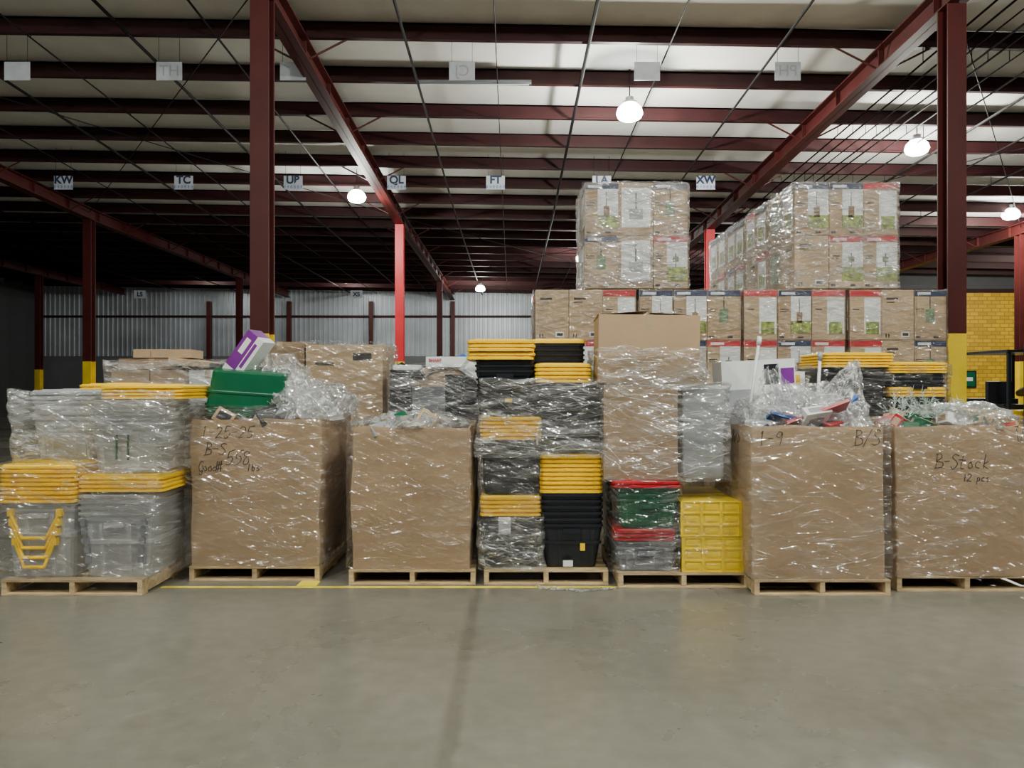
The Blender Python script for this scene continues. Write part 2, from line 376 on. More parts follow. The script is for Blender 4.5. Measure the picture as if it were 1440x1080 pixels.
for X,dz,r in ((-1.95,0.05,0.03),(1.41,0.05,0.035),(2.9,0.04,0.015),(4.9,0.05,0.025),(-5.4,0.05,0.02),(-7.0,0.05,0.03),(-8.9,0.05,0.016),(-10.6,0.06,0.03),(-12.6,0.05,0.016),(-18,0.06,0.03),(-22,0.05,0.03),
              (7.6,0.25,0.02),(7.95,0.2,0.02),(8.25,0.2,0.015),(8.5,0.25,0.02),(8.8,0.2,0.02),(9.2,0.2,0.015),(9.6,0.3,0.02),(10.5,0.2,0.03),(12,0.2,0.02),(13.5,0.2,0.025),(-0.3,0.04,0.010)):
    b=MB()
    ys=[YF+0.3,YK,YB-0.8]
    for ya,yb in zip(ys,ys[1:]): b.cyl((X,ya,rz(X,ya)-dz),(X,yb,rz(X,yb)-dz),r,PIPE,n=6)
    for y in PY[::2]: b.box(X-0.006,X+0.006,y-0.006,y+0.006,rz(X,y)-dz,rz(X,y)+0.01,PIPE)
    b.build('sprinkler_pipe')
for (x0,y0,x1,y1) in ((-14.7,12,-3.9,26.7),(-3.9,12,-14.7,26.7),(6.87,12,17.7,26.7),(-3.9,26.7,6.87,41.4),(6.87,26.7,-3.9,41.4),(17.7,12,6.87,26.7)):
    b=MB(); b.cyl((x0,y0,rz(x0,y0)-0.13),(x1,y1,rz(x1,y1)-0.13),0.012,PIPE,n=5); b.build('bracing_rod')
b=MB(); yy=PY[[i for i,y in enumerate(PY) if y>15][0]]-0.15
b.box(-1.95,0.4,yy-0.06,yy+0.06,rz(0,yy)-0.02,rz(0,yy)+0.03,GRYB); b.cyl((-1.9,yy,rz(0,yy)-0.045),(0.35,yy,rz(0,yy)-0.045),0.018,WHT,n=8); b.build('tube_light_fixture')

# ------------------------------------------------------------ high bay lights and added fill lamps
def emis(name,col,st):
    m,nt,out=newmat(name); e=nt.nodes.new('ShaderNodeEmission'); e.inputs[0].default_value=(*col,1); e.inputs[1].default_value=st; nt.links.new(e.outputs[0],out.inputs[0]); return m
EM=emis('lamp_refractor',(0.92,1.0,0.95),60)
ALU=pm('aluminium',(0.5,0.5,0.5),0.4,metal=0.7)
LCOL=(0.99,1.0,0.90)
def lamp(X,Y,Z,P,col=LCOL,short=False):
    b=MB(); n=24; k=0.6 if short else 1.1
    prof=[(0.0,0.02),(0.001,0.15),(0.04,0.215),(0.12,0.25),(0.22,0.22),(0.30,0.14)]
    for (z0,r0),(z1,r1) in zip(prof,prof[1:]): b.cyl((X,Y,Z+z0*k),(X,Y,Z+z1*k),r0*k,EM,r1=r1*k,n=n)
    if not short:
        b.cyl((X,Y,Z+0.33),(X,Y,Z+0.37),0.16,ALU,n=n)
        b.cyl((X,Y,Z+0.37),(X,Y,Z+0.47),0.09,ALU,n=16)
        b.cyl((X,Y,Z+0.47),(X,Y,rz(X,Y)+0.35),0.012,PIPE,n=6)
    o=b.build('high_bay_or_fill_light')
    l=bpy.data.lights.new('lamp','POINT'); l.energy=P; l.color=col; l.shadow_soft_size=0.05 if short else 0.12
    lo=bpy.data.objects.new('lamp',l); S.collection.objects.link(lo); lo.location=(X,Y,Z-(0.06 if short else 0.15)); lo.parent=o
for X,Y,Z,P in ((2.45,16,7.15,1200),(-4.65,23,7.1,500),(9.7,18.4,7.15,1050),(16.5,25.4,7.1,850),(-1.8,43.6,6.9,750),(3.1,34,7.05,480),(9.5,33,6.9,480),
                (-3.2,1.8,7.6,1080),(4.0,2.5,7.6,1250),(0.5,-6,7.7,1000),(10.5,1,7.6,950),(-10,-3,7.6,600),(-12,6.2,7.6,280),(25,32,6.8,1250)):
    lamp(X,Y,Z,P)
for X,Y,P in ((-10,46.3,230),(-19,46.3,140)): lamp(X,Y,rz(X,Y)+0.09,P,short=True)  # added fill lamps, tucked up between purlins to brighten the back wall

# ------------------------------------------------------------ hanging signs
SG=pm('sign_white',(0.50,0.53,0.58),0.5)
def sign(X,Y,Z,w,h,t,size,back=False,sub=False):
    b=MB(); b.box(X-w/2,X+w/2,Y-0.004,Y+0.004,Z-h/2,Z+h/2,SG)
    for sx in (-0.4,0.4): b.cyl((X+sx*w,Y,Z+h/2),(X+sx*w,Y,rz(X,Y)+0.34),0.004,PIPE,n=5)
    o=b.build('hanging_sign')
    if t:
        if back: text('lettering',t,(X,Y-0.006,Z),size,GRYL,o,rot=(90,0,0)).scale=(-1,1,1)
        else:
            text('lettering',t,(X,Y-0.006,Z+(0.07 if sub else 0)),size,NAVY,o,bold=0.012)
            if sub: text('code','8 4 8 8 8 8',(X,Y-0.006,Z-0.12),size*0.4,BLUE,o)
for px,t in zip((-12.5,-9.15,-6.1,-3.22,-0.46,2.5,5.4),('KW','TC','UB','QL','FT','LA','XW')):
    sign(px,21.4,7.26,0.52,0.38,t,0.30,sub=True)
for X,t in ((-9.6,''),(-6.65,'HT'),(-4.25,''),(-0.97,'CJ'),(2.62,''),(5.35,'PH')):
    sign(X,14.9,7.72,0.50,0.36,t,0.3,back=True)
for X,t in ((-18.9,'LS'),(-7.9,'XS')): sign(X,39.0,6.2,0.6,0.4,t,0.3)

WL=pm('worn_yellow_line',(0.85,0.70,0.03),0.6,var=0.4,nscale=6)
b=MB(); b.box(-2.85,2.05,6.215,6.26,0.0,0.002,WL); b.box(-1.76,-1.60,6.27,6.42,0,0.0025,WL); b.box(2.05,2.6,6.23,6.25,0,0.002,WL)
b.build('floor_marking_line')

# ------------------------------------------------------------ pallets
def pallet(x0,y0,w=1.05,d=1.2,z0=0.0,rzz=0):
    b=MB(); b.M=TR(x0+w/2,y0+d/2,z0,rz=rzz)
    W,D=w/2,d/2
    for sx in (-W,-0.02,W-0.04): b.box(sx,sx+0.04,-D+0.002,D,0.018,0.105,WOOD)
    n=7
    for i in range(n):
        c=-D+0.05+(d-0.1)*i/(n-1); hw=0.05 if i in(0,n-1) else 0.042
        b.box(-W,W,c-hw,c+hw,0.105,0.125,WOOD)
    for c in (-D+0.05,0,D-0.05): b.box(-W,W,c-0.05,c+0.05,0.0,0.018,WOOD)
    return b.build('wooden_pallet',bevel=0.003)

def wrapshell(parent,x0,x1,y0,y1,z0,z1,mat=FILM,amp=0.018,seed=0,levels=22,name='stretch_wrap',prof=None,low=False):
    b=MB(); z0=z0 if low else max(z0,0.129); cx,cy=(x0+x1)/2,(y0+y1)/2; w,d=x1-x0,y1-y0
    def disp(p,q):
        u=noise.noise(Vector((p.x*2.2+seed,p.y*2.2,p.z*6+p.x*2)))*amp+(abs(noise.noise(Vector((p.x*6+seed,p.y*6,p.z*14-p.x*8))))-0.3)*amp*0.9
        n=Vector((q.x if abs(q.x)>0.98 else q.x*0.2,q.y if abs(q.y)>0.98 else q.y*0.2,0))
        if n.length>0: n.normalize()
        p=p+n*(u+amp*0.3)
        if p.z>z1-0.03: p.z+=0.03*noise.noise(Vector((p.x*5+seed,p.y*5,0)))
        return p
    lv=[]
    for i in range(levels+1):
        t=i/levels; s=prof(t) if prof else 1.0
        lv.append((z0+(z1-z0)*t,w*s,d*s))
    b.loft(cx,cy,lv,0.04,mat,capb=False,capt=False,n=2,sub=24,disp=disp)
    return b.build(name,smooth=True,parent=parent)

def gaylord(x0,x1,y0,y1,z0,z1,seed,skew=(0,0),grow=0.0,mat=CARD):
    b=MB(); cx,cy=(x0+x1)/2,(y0+y1)/2; w,d=x1-x0,y1-y0
    def disp(p,q):
        t=(p.z-z0)/(z1-z0)
        bul=0.03*math.sin(math.pi*min(max(t,0),1))
        n=Vector((0,0,0))
        if abs(q.x)>0.97: n.x=math.copysign(1,q.x)*(1-q.y*q.y)
        if abs(q.y)>0.97: n.y=math.copysign(1,q.y)*(1-q.x*q.x)
        nz=noise.noise(Vector((p.x*2.5+seed,p.y*2.5,p.z*2.5)))*0.018
        p=p+n*bul+Vector((nz,nz,0))
        if t>0.95: p.z+=noise.noise(Vector((p.x*3+seed,p.y*3,0)))*0.03
        return p
    L=12
    lv=[(z0+(z1-z0)*i/L,w*(1+grow*i/L),d*(1+grow*i/L),skew[0]*i/L,skew[1]*i/L) for i in range(L+1)]
    b.loft(cx,cy,lv,0.015,mat,capb=True,capt=False,n=2,sub=10,disp=disp)
    return b.build('bulk_cardboard_box',smooth=False,solid=0.012)

def pile(name,x0,x1,y0,y1,z0,z1,seed,mats,n=26,smin=0.08,smax=0.3,ang=35):
    r=random.Random(seed); b=MB()
    for i in range(n):
        x=r.uniform(x0,x1); y=r.uniform(y0,y1)
        cxn=1-abs((x-(x0+x1)/2)/((x1-x0)/2))*0.6
        z=z0+(z1-z0)*r.uniform(0.0,1.0)*cxn
        s=[r.uniform(smin,smax)/2 for _ in range(3)]
        s[2]*=0.6
        b.M=TR(x,y,z,r.uniform(-ang,ang),r.uniform(-ang,ang),r.uniform(0,180))
        m=r.choice(mats); m2=r.choice(mats)
        b.box(-s[0],s[0],-s[1],s[1],-s[2],s[2],m)
        b.box(-s[0]*0.7,s[0]*0.7,-s[1]-0.002,s[1]+0.002,-s[2]*0.6,s[2]*0.6,m2)
        b.box(-s[0]*0.6,s[0]*0.6,-s[1]*0.6,s[1]*0.6,-s[2]-0.002,s[2]+0.002,m2)
    b.M=Matrix.Identity(4)
    b.box(x0+0.02,x1-0.02,y0+0.02,y1-0.02,z0-0.3,z0-0.05,CARD_D)
    return b.build(name,bevel=0.004)

def blob(name,cx,cy,cz,sx,sy,sz,mat,seed,parent=None,amp=0.25,fr=2.5):
    import bmesh
    bm=bmesh.new(); bmesh.ops.create_icosphere(bm,subdivisions=5,radius=1)
    for v in bm.verts:
        nn=noise.noise(v.co*fr+Vector((seed,0,0)))+0.5*abs(noise.noise(v.co*fr*2.7+Vector((0,seed,0))))+0.3*abs(noise.noise(v.co*fr*6))
        v.co*=1+amp*nn
        v.co=Vector((cx+v.co.x*sx,cy+v.co.y*sy,cz+v.co.z*sz))
    me=bpy.data.meshes.new(name); bm.to_mesh(me); bm.free(); me.materials.append(mat)
    me.polygons.foreach_set('use_smooth',[True]*len(me.polygons))
    o=bpy.data.objects.new(name,me); S.collection.objects.link(o)
    if parent: o.parent=parent
    return o

def tote(b,cx,cy,z0,z1,w,d,mat,nested=4,pitch=0.045,taper=0.84,ribs=True,rimmat=None):
    rimmat=rimmat or mat
    zr=z1-pitch*nested; k=taper
    b.loft(cx,cy,[(z0,w*k*0.97,d*k*0.97),(z0+0.015,w*k,d*k),(zr,w*0.955,d*0.955)],0.05,mat)
    for i in range(nested):
        z=zr+pitch*i
        b.loft(cx,cy,[(z,w*0.955,d*0.955),(z+pitch*0.45,w*0.96,d*0.96),(z+pitch*0.5,w,d),(z+pitch*0.92,w,d),(z+pitch*0.93,w*0.95,d*0.95),(z+pitch,w*0.94,d*0.94)],0.05,rimmat)
    if ribs:
        h=zr-z0
        for t in (-0.36,-0.2,0.2,0.36):
            x=cx+t*w*0.9
            y_b=cy-d*k/2; y_t=cy-d*0.955/2
            vs=[(x-0.012,y_b-0.008,z0+0.03),(x+0.012,y_b-0.008,z0+0.03),(x+0.014,y_t-0.008,zr),(x-0.014,y_t-0.008,zr),
                (x-0.012,y_b+0.02,z0+0.03),(x+0.012,y_b+0.02,z0+0.03),(x+0.014,y_t+0.02,zr),(x-0.014,y_t+0.02,zr)]
            b.add(vs,[(0,1,2,3),(1,5,6,2),(4,0,3,7),(3,2,6,7),(0,4,5,1)],mat)
        b.loft(cx,cy,[(z0+h*0.62,w*0.93,d*0.93),(z0+h*0.64,w*0.95,d*0.95),(z0+h*0.7,w*0.955,d*0.955),(z0+h*0.71,w*0.94,d*0.94)],0.05,mat)
    b.box(cx-0.07,cx+0.07,cy-d/2-0.02,cy-d/2+0.02,zr-0.025,zr+0.01,rimmat)

def lids(b,cx,cy,z0,z1,w,d,mat,n=5,jit=0.004,seed=1):
    r=random.Random(seed); p=(z1-z0)/n
    for i in range(n):
        z=z0+p*i; ox,oy=r.uniform(-jit,jit),r.uniform(-jit,jit)
        b.loft(cx+ox,cy+oy,[(z+p*0.05,w*0.985,d*0.985),(z+p*0.1,w,d),(z+p*0.62,w,d),(z+p*0.72,w*0.97,d*0.97),(z+p*0.97,w*0.95,d*0.95)],0.05,mat)
        for sx in (-1,1): b.box(cx+ox+sx*w*0.28-0.03,cx+ox+sx*w*0.28+0.03,cy-d/2-0.006+oy,cy-d/2+0.02+oy,z+p*0.12,z+p*0.58,mat)
    b.loft(cx,cy,[(z1-0.004,w*0.8,d*0.8),(z1+0.006,w*0.78,d*0.78)],0.04,mat)
    b.box(cx-w*0.3,cx+w*0.3,cy-0.01,cy+0.01,z1,z1+0.012,mat)

def tent(name,x0,x1,y,z0,z1,tip,seed,mat=BAG,tw=0.08,lean=0.15,parent=None):
    b=MB(); N=36; vs=[];fs=[]
    for j in range(N+1):
        t=j/N
        for i in range(N+1):
            s=i/N
            xa=x0+(tip-tw/2-x0)*t; xb=x1+(tip+tw/2-x1)*t
            x=xa+(xb-xa)*s; z=z0+(z1-z0)*t
            yy=y+0.10*math.sin(s*math.pi*2+t*2)*(1-t)+0.12*abs(noise.noise(Vector((s*9+seed,t*3,0))))+0.05*abs(noise.noise(Vector((s*20+seed,t*8,0))))+t*lean
            vs.append((x,yy,z+0.05*noise.noise(Vector((s*5,t*5,seed)))))
    for j in range(N):
        for i in range(N): a=j*(N+1)+i; fs.append((a,a+1,a+N+2,a+N+1))
    b.add(vs,fs,mat); return b.build(name,smooth=True,parent=parent)

# ============================================================ LOAD A (clear totes)
pallet(-3.98,5.98,1.1,1.2)
b=MB()
tote(b,-3.70,6.33,0.127,0.72,0.56,0.66,CLEAR,nested=2,taper=0.86)
tote(b,-3.11,6.33,0.127,0.78,0.60,0.66,CLEAR,nested=5,taper=0.82)
tote(b,-3.15,6.90,0.127,0.78,0.60,0.40,CLEAR,nested=5,taper=0.82)
for k in range(5):
    z=0.60-0.075*k
    for sx in (-1,1): b.box(-3.11+sx*(0.235-0.008*k)-0.02,-3.11+sx*(0.235-0.008*k)+0.02,5.98+0.005*k,6.02,z-0.05,z,GRYB)
for k in range(4):
    z=0.64-0.075*k; wv=0.19-0.012*k; yy=5.985
    for sx in (-1,1):
        b.cyl((-3.72+sx*(wv),yy,z),(-3.72+sx*(wv*0.5),yy-0.01,z-0.19),0.012,YEL)
        b.box(-3.72+sx*wv-0.02,-3.72+sx*wv+0.02,yy-0.01,yy+0.03,z-0.02,z+0.035,YEL)
    b.cyl((-3.72-wv*0.5,yy-0.01,z-0.19),(-3.72+wv*0.5,yy-0.01,z-0.19),0.014,YEL)
lids(b,-3.71,6.33,0.72,1.02,0.60,0.70,YEL,n=9,seed=3)
lids(b,-3.08,6.40,0.80,0.93,0.68,0.75,YEL,n=4,seed=4)
o=b.build('clear_tote_stack')
wrapshell(o,-4.02,-2.74,5.965,7.18,0.05,1.03,FILM,0.025,3)
b=MB()
tote(b,-3.66,6.55,1.03,1.56,0.52,0.62,CLEAR,nested=5,taper=0.85,rimmat=CLEAR)
tote(b,-3.06,6.36,0.95,1.52,0.56,0.62,CLEAR,nested=7,taper=0.85,pitch=0.035)
for sx in (-0.04,0.05): b.box(-3.08+sx-0.004,-3.08+sx+0.004,6.05,6.07,1.05,1.25,GRN)
lids(b,-3.66,6.55,1.52,1.60,0.54,0.64,GRYL,n=2)
lids(b,-2.95,6.45,1.53,1.64,0.66,0.72,YEL,n=4,seed=5)
lids(b,-3.40,6.75,1.58,1.65,0.50,0.6,YEL,n=3,seed=6)
tote(b,-2.95,6.95,0.95,1.50,0.5,0.4,CLEAR,nested=5)
o=b.build('clear_tote_stack')
wrapshell(o,-3.95,-2.68,6.02,7.15,0.95,1.60,FILMH,0.03,8)

# ============================================================ B gaylord 1
pallet(-2.70,6.42,1.09,1.2)
g=gaylord(-2.69,-1.62,6.42,7.60,0.127,1.36,1,skew=(0.02,0.0),grow=0.03)
wrapshell(g,-2.73,-1.55,6.37,7.66,0.129,1.46,FILM,0.022,11)
hand(g,'1-25-25',-2.60,1.20,0.095,seed=1,adv=0.68)
hand(g,'B-S',-2.56,1.06,0.10,seed=2)
hand(g,'558',-2.38,0.97,0.11,seed=3,slope=0.25)
hand(g,'lbs',-2.20,0.93,0.06,seed=4,slope=0.1)
hand(g,'Good#',-2.62,0.92,0.085,seed=5,slope=0.15,adv=0.48)
pile('assorted_merchandise',-2.6,-1.72,6.5,7.5,1.30,1.46,5,[WHT,GRYL,BLK,CARD,GRN,WHT],n=30)
b=MB(); b.M=TR(-2.28,6.78,1.58,rx=188,ry=4,rz=4); tote(b,0,0,-0.20,0.18,0.72,0.46,GRN,nested=3,pitch=0.035,taper=0.86)
b.build('green_storage_tote')
b=MB(); b.M=TR(-2.34,6.75,1.86,ry=38,rx=0,rz=-12)
b.box(-0.09,0.09,-0.1,0.1,-0.32,0.26,WHT); b.box(-0.092,0.02,-0.102,0.102,-0.1,0.262,PUR); b.box(-0.05,0.06,-0.103,-0.1,-0.28,-0.16,INK); b.box(0.03,0.06,-0.103,-0.1,-0.05,0.2,PUR); b.box(-0.06,-0.01,-0.104,-0.1,0.05,0.2,WHT)
b.build('boxed_light_fixture',bevel=0.004)
blob('plastic_sheeting',-1.80,6.95,1.46,0.34,0.45,0.20,BAG,3)
tent('plastic_sheeting',-2.45,-1.40,6.45,1.36,1.92,-2.12,9,mat=BAG,tw=0.35,lean=0.35)

# ============================================================ D gaylord 2
pallet(-1.34,6.3,1.04,1.2)
g=gaylord(-1.32,-0.34,6.32,7.45,0.127,1.29,2)
wrapshell(g,-1.36,-0.315,6.27,7.5,0.129,1.34,FILML,0.016,17)
pile('assorted_merchandise',-1.22,-0.42,6.42,7.35,1.20,1.33,8,[WHT,CARD,GRN,GRYL,CARD_L,BLK],n=34,smin=0.06,smax=0.28)
blob('plastic_sheeting',-0.85,6.85,1.27,0.46,0.52,0.13,BAG,14)

# ============================================================ E black/yellow totes
pallet(-0.23,6.3,1.02,1.2)
b=MB()
tote(b,-0.01,6.66,0.127,0.56,0.50,0.68,BLK,nested=3,taper=0.86)
lids(b,-0.01,6.66,0.56,0.73,0.51,0.70,YEL,n=5,seed=11)
tote(b,0.0,6.68,0.73,1.19,0.51,0.70,BLK,nested=4,taper=0.9)
lids(b,-0.01,6.66,1.19,1.38,0.51,0.70,YEL,n=6,seed=12)
tote(b,0.49,6.66,0.127,0.75,0.53,0.70,BLK,nested=6,taper=0.80,pitch=0.05)
lids(b,0.49,6.66,0.75,1.07,0.52,0.70,YEL,n=9,seed=13)
tote(b,0.47,6.70,1.07,1.64,0.56,0.72,BLK,nested=6,taper=0.92)
tote(b,-0.03,6.70,1.38,1.70,0.54,0.72,BLK,nested=4,taper=0.92)
tote(b,-0.06,6.72,1.70,1.86,0.50,0.70,BLK,nested=3,taper=0.94,ribs=False)
lids(b,-0.09,6.68,1.85,2.02,0.56,0.70,YEL,n=5,seed=14,jit=0.012)
lids(b,0.42,6.66,1.66,1.82,0.47,0.66,YEL,n=5,seed=15)
tote(b,0.42,7.22,1.40,2.02,0.50,0.40,BLK,nested=8,taper=0.9)
lids(b,0.42,7.22,2.02,2.06,0.52,0.42,YEL,n=1,seed=16)
tote(b,0.48,7.24,0.127,1.40,0.50,0.38,BLK,nested=10,taper=0.9)
tote(b,0.0,7.24,0.127,1.60,0.48,0.38,BLK,nested=10,taper=0.9)
b.box(-0.11,-0.01,6.285,6.29,0.42,0.56,WHT); b.box(0.42,0.50,6.31,6.315,0.15,0.20,WHT); b.box(0.20,0.215,6.29,6.305,1.15,1.25,WHT)
b.box(-0.06,0.0,6.31,6.32,1.50,1.53,YEL); b.box(0.56,0.6,6.31,6.318,0.28,0.34,YEL)
o=b.build('storage_tote_stack')
wrapshell(o,-0.28,0.26,6.275,7.45,0.10,0.56,FILMH,0.02,19)
wrapshell(o,-0.29,0.79,6.27,7.46,1.05,1.70,FILMH,0.035,23,prof=lambda t:1-0.03*t)
wrapshell(o,-0.28,0.24,6.27,7.40,0.3,1.25,FILM,0.02,29)

# ============================================================ F totes + crates + boxes
pallet(0.86,6.2,1.06,1.2)
b=MB()
tote(b,1.09,6.52,0.127,0.38,0.49,0.62,GRYB,nested=2,taper=0.88)
lids(b,1.08,6.52,0.38,0.475,0.50,0.64,RED,n=3,seed=21)
tote(b,1.11,6.52,0.475,0.81,0.49,0.62,GRN,nested=3,taper=0.9)
lids(b,1.09,6.52,0.81,0.865,0.56,0.66,RED,n=2,seed=22)
tote(b,1.09,7.1,0.127,0.84,0.5,0.42,GRN,nested=4,taper=0.9)
o=b.build('holiday_tote_stack')
wrapshell(o,0.80,1.37,6.185,7.35,0.08,0.83,FILM,0.016,33)
def crate(b,x0,x1,y0,y1,z0,z1,m):
    h=z1-z0; w=x1-x0
    b.box(x0,x1,y0,y1,z0,z1-0.004,m)
    nr=3
    for i in range(nr+1):
        z=z0+h*i/nr; b.box(x0-0.01,x1+0.01,y0-0.012,y0,z-0.008 if i else z0,min(z+0.008,z1),m)
    for i in range(4):
        x=x0+w*i/3; b.box(x-0.012,x+0.012,y0-0.014,y0,z0,z1,m)
    for i in range(3):
        for j in range(nr):
            cx=x0+w*(i+0.5)/3; cz=z0+h*(j+0.5)/nr
            b.box(cx-0.05,cx+0.05,y0-0.007,y0,cz-0.022,cz+0.022,m)
            b.box(cx-0.07,cx-0.03,y0-0.009,y0,z0+h*(j+0.9)/nr,z0+h*(j+0.97)/nr,ORG)
    b.box(x0-0.01,x1+0.01,y0-0.01,y1,z1-0.012,z1,m)
b=MB()
crate(b,1.385,1.87,6.22,6.62,0.127,0.41,YELB); crate(b,1.375,1.85,6.22,6.62,0.415,0.70,YELB)
crate(b,1.385,1.87,6.66,7.10,0.127,0.41,YELB); crate(b,1.375,1.85,6.66,7.10,0.415,0.70,YELB)
o=b.build('yellow_folding_crate_stack',bevel=0.003)
wrapshell(o,1.37,1.895,6.185,7.2,0.08,0.74,FILML,0.010,31)
def carton(b,x0,x1,y0,y1,z0,z1,m=CARD,tape=True,M=None):
    if M is not None: b.M=M
    b.box(x0,x1,y0,y1,z0,z1,m)
    if tape:
        cx=(x0+x1)/2
        b.box(cx-0.03,cx+0.03,y0-0.0015,y1+0.0015,z1-0.09,z1+0.0015,TAPE); b.box(cx-0.002,cx+0.002,y0-0.001,y1,z1,z1+0.002,INK)
    b.M=Matrix.Identity(4)
b=MB(); carton(b,-0.30,0.30,-0.42,0.42,0,0.77,CARD,M=TR(1.06,6.68,0.87,rz=-1.5))
o=b.build('cardboard_box',bevel=0.006)
b=MB(); carton(b,-0.175,0.175,-0.42,0.42,0,0.77,GRYL,tape=False,M=TR(1.56,6.74,0.87,rz=2)); b.build('appliance_box',bevel=0.02)
wrapshell(o,0.74,1.77,6.21,7.18,0.86,1.66,FILMH,0.04,37)
b=MB(); carton(b,-0.41,0.41,-0.36,0.36,0,0.56,CARD,M=TR(1.13,6.62,1.655,rz=-3,ry=1))
# slightly raised closing flaps
b.M=TR(1.13,6.62,2.213,rz=-3,ry=1); b.add([(-0.41,-0.36,0),(0,-0.36,0.035),(0,0.36,0.035),(-0.41,0.36,0)],[(0,1,2,3)],CARD_L); b.add([(0.02,-0.36,0.02),(0.41,-0.36,0),(0.41,0.36,0),(0.02,0.36,0.02)],[(0,1,2,3)],CARD_L); b.M=Matrix.Identity(4)
o=b.build('cardboard_box',bevel=0.006)
wrapshell(o,0.70,1.57,6.22,7.0,1.60,1.95,FILMH,0.035,41)

# ============================================================ G gaylord 3
pallet(1.89,5.98,1.06,1.2)
g=gaylord(1.88,2.92,6.0,7.1,0.127,1.32,3,skew=(-0.02,0))
wrapshell(g,1.84,2.96,5.95,7.15,0.129,1.38,FILM,0.02,47)
hand(g,'1-9',1.91,1.17,0.11,seed=6)
hand(g,'B/S',2.66,1.17,0.12,seed=7)
hand(g,'B/S',0,1.17,0.10,seed=8,side='left',y_at=6.45)
pile('assorted_merchandise',1.98,2.84,6.08,7.0,1.26,1.42,12,[WHT,RED,BLUE,WHT,BLK,NAVY,GRYL],n=34,ang=50)
b=MB(); b.M=TR(2.16,6.85,1.58,rz=4,ry=-3); b.box(-0.33,0.33,-0.12,0.12,-0.28,0.28,WHT); b.box(0.05,0.18,-0.122,-0.12,0.06,0.24,BLK); b.box(0.2,0.32,-0.122,-0.12,-0.25,0.2,PUR); b.box(-0.3,-0.05,-0.122,-0.12,-0.12,0.03,GRYL)
o=b.build('vacuum_cleaner_box',bevel=0.006)
b=MB(); b.M=TR(1.99,6.35,1.62,ry=9,rx=-4); b.cyl((0,0,-0.42),(0,0,0.42),0.013,WHT); b.cyl((0,0,0.36),(0,0,0.43),0.02,WHT); b.cyl((0,0,-0.42),(0,0,-0.3),0.025,WHT); b.build('curtain_rod',smooth=True)
b=MB(); b.M=TR(2.57,6.45,1.55,ry=3); b.cyl((0,0,-0.36),(0,0,0.36),0.013,WHT); b.cyl((0,0,0.3),(0,0,0.37),0.02,GRYL); b.build('curtain_rod',smooth=True)
tent('plastic_bag',1.90,2.50,6.12,1.28,1.78,2.12,1,tw=0.12)
tent('plastic_bag',2.00,2.85,6.20,1.30,1.66,2.40,3,tw=0.5)
tent('plastic_bag',2.30,2.93,6.15,1.28,1.84,2.82,5)
blob('plastic_bag',2.35,6.45,1.42,0.42,0.38,0.17,BAG,21)
b=MB()
b.M=TR(2.42,6.10,1.40,ry=-20,rx=-30); b.box(-0.26,0.26,-0.08,0.08,-0.012,0.012,RED); b.box(-0.2,0.1,-0.06,0.06,0.012,0.014,WHT)
b.M=TR(2.18,6.12,1.37,ry=15,rx=-30); b.box(-0.14,0.14,-0.05,0.05,-0.015,0.015,BLUE)
b.M=TR(2.7,6.3,1.42,ry=-35,rx=-40); b.box(-0.16,0.16,-0.08,0.08,-0.015,0.015,BLUE); b.build('magazine_pack')

# ============================================================ H gaylord 4
pallet(3.06,6.1,1.12,1.2)
g=gaylord(3.06,4.16,6.1,7.2,0.127,1.31,4,skew=(-0.02,0))
wrapshell(g,3.02,4.2,6.05,7.25,0.129,1.38,FILM,0.02,53)
hand(g,'B-Stock',3.34,0.98,0.115,seed=9,adv=0.55)
hand(g,'12 pcs',3.56,0.88,0.06,seed=10)
hand(g,'V',3.98,1.18,0.13,seed=12)
pile('assorted_merchandise',3.16,4.06,6.2,7.1,1.24,1.36,15,[WHT,RED,CARD,GRYL,GRN,CARD_L,WHT],n=30,smax=0.24)
FROST=pm('frosted_needles',(0.45,0.53,0.48),0.6,var=0.4,nscale=20)
b=MB(); r=random.Random(4)
for k in range(30):
    c=Vector((3.20+0.6*r.random(),6.2+0.4*r.random(),1.36+0.06*r.random())); d=Vector((r.uniform(-1,1),r.uniform(-1,1),r.uniform(0.1,0.9))).normalized()
    for j in range(26):
        p=c+d*0.2*j/26; q=Vector((r.uniform(-1,1),r.uniform(-1,1),r.uniform(-1,1))).normalized()
        b.cyl(p,p+(q+d*0.8)*0.04,0.0035,FROST,r1=0.0008,n=3)
b.build('frosted_pine_garland')
blob('plastic_sheeting',3.80,6.5,1.36,0.33,0.4,0.14,BAG,31)

# ============================================================ SECOND ROW
pallet(-4.3,8.1,1.3,1.2)
b=MB()
for i in range(3):
    for j in range(4):
        x=-4.25+i*0.41; z=0.127+j*0.42
        carton(b,x,x+0.40,8.15,8.75,z,z+0.41,[CARD,WHT,SAGE,CARD_L][(i+j)%4])
carton(b,-0.3,0.3,-0.2,0.2,0,0.09,CARD,M=TR(-3.75,8.4,1.93,rz=5)); carton(b,-0.2,0.2,-0.2,0.2,0,0.06,CARD_L,M=TR(-3.42,8.3,1.85,rz=-8,ry=8)); b.box(-4.05,-3.85,8.19,8.2,1.94,2.0,INK)
carton(b,-4.2,-3.5,8.2,8.7,1.81,1.92,CARD_D); carton(b,-3.48,-3.1,8.2,8.7,1.81,1.87,BLK,tape=False)
o=b.build('mixed_carton_load',bevel=0.004); wrapshell(o,-4.3,-3.0,8.08,8.85,0.1,1.9,FILMH,0.03,61)
pallet(-2.75,8.15,1.4,1.2)
b=MB()
carton(b,-2.74,-2.22,8.2,8.9,0.127,1.1,CARD_D); carton(b,-2.74,-2.22,8.2,8.9,1.105,2.10,CARD_D)
carton(b,-2.2,-1.38,8.2,9.0,0.127,1.0,CARD); carton(b,-2.2,-1.38,8.2,9.0,1.005,2.07,CARD_L)
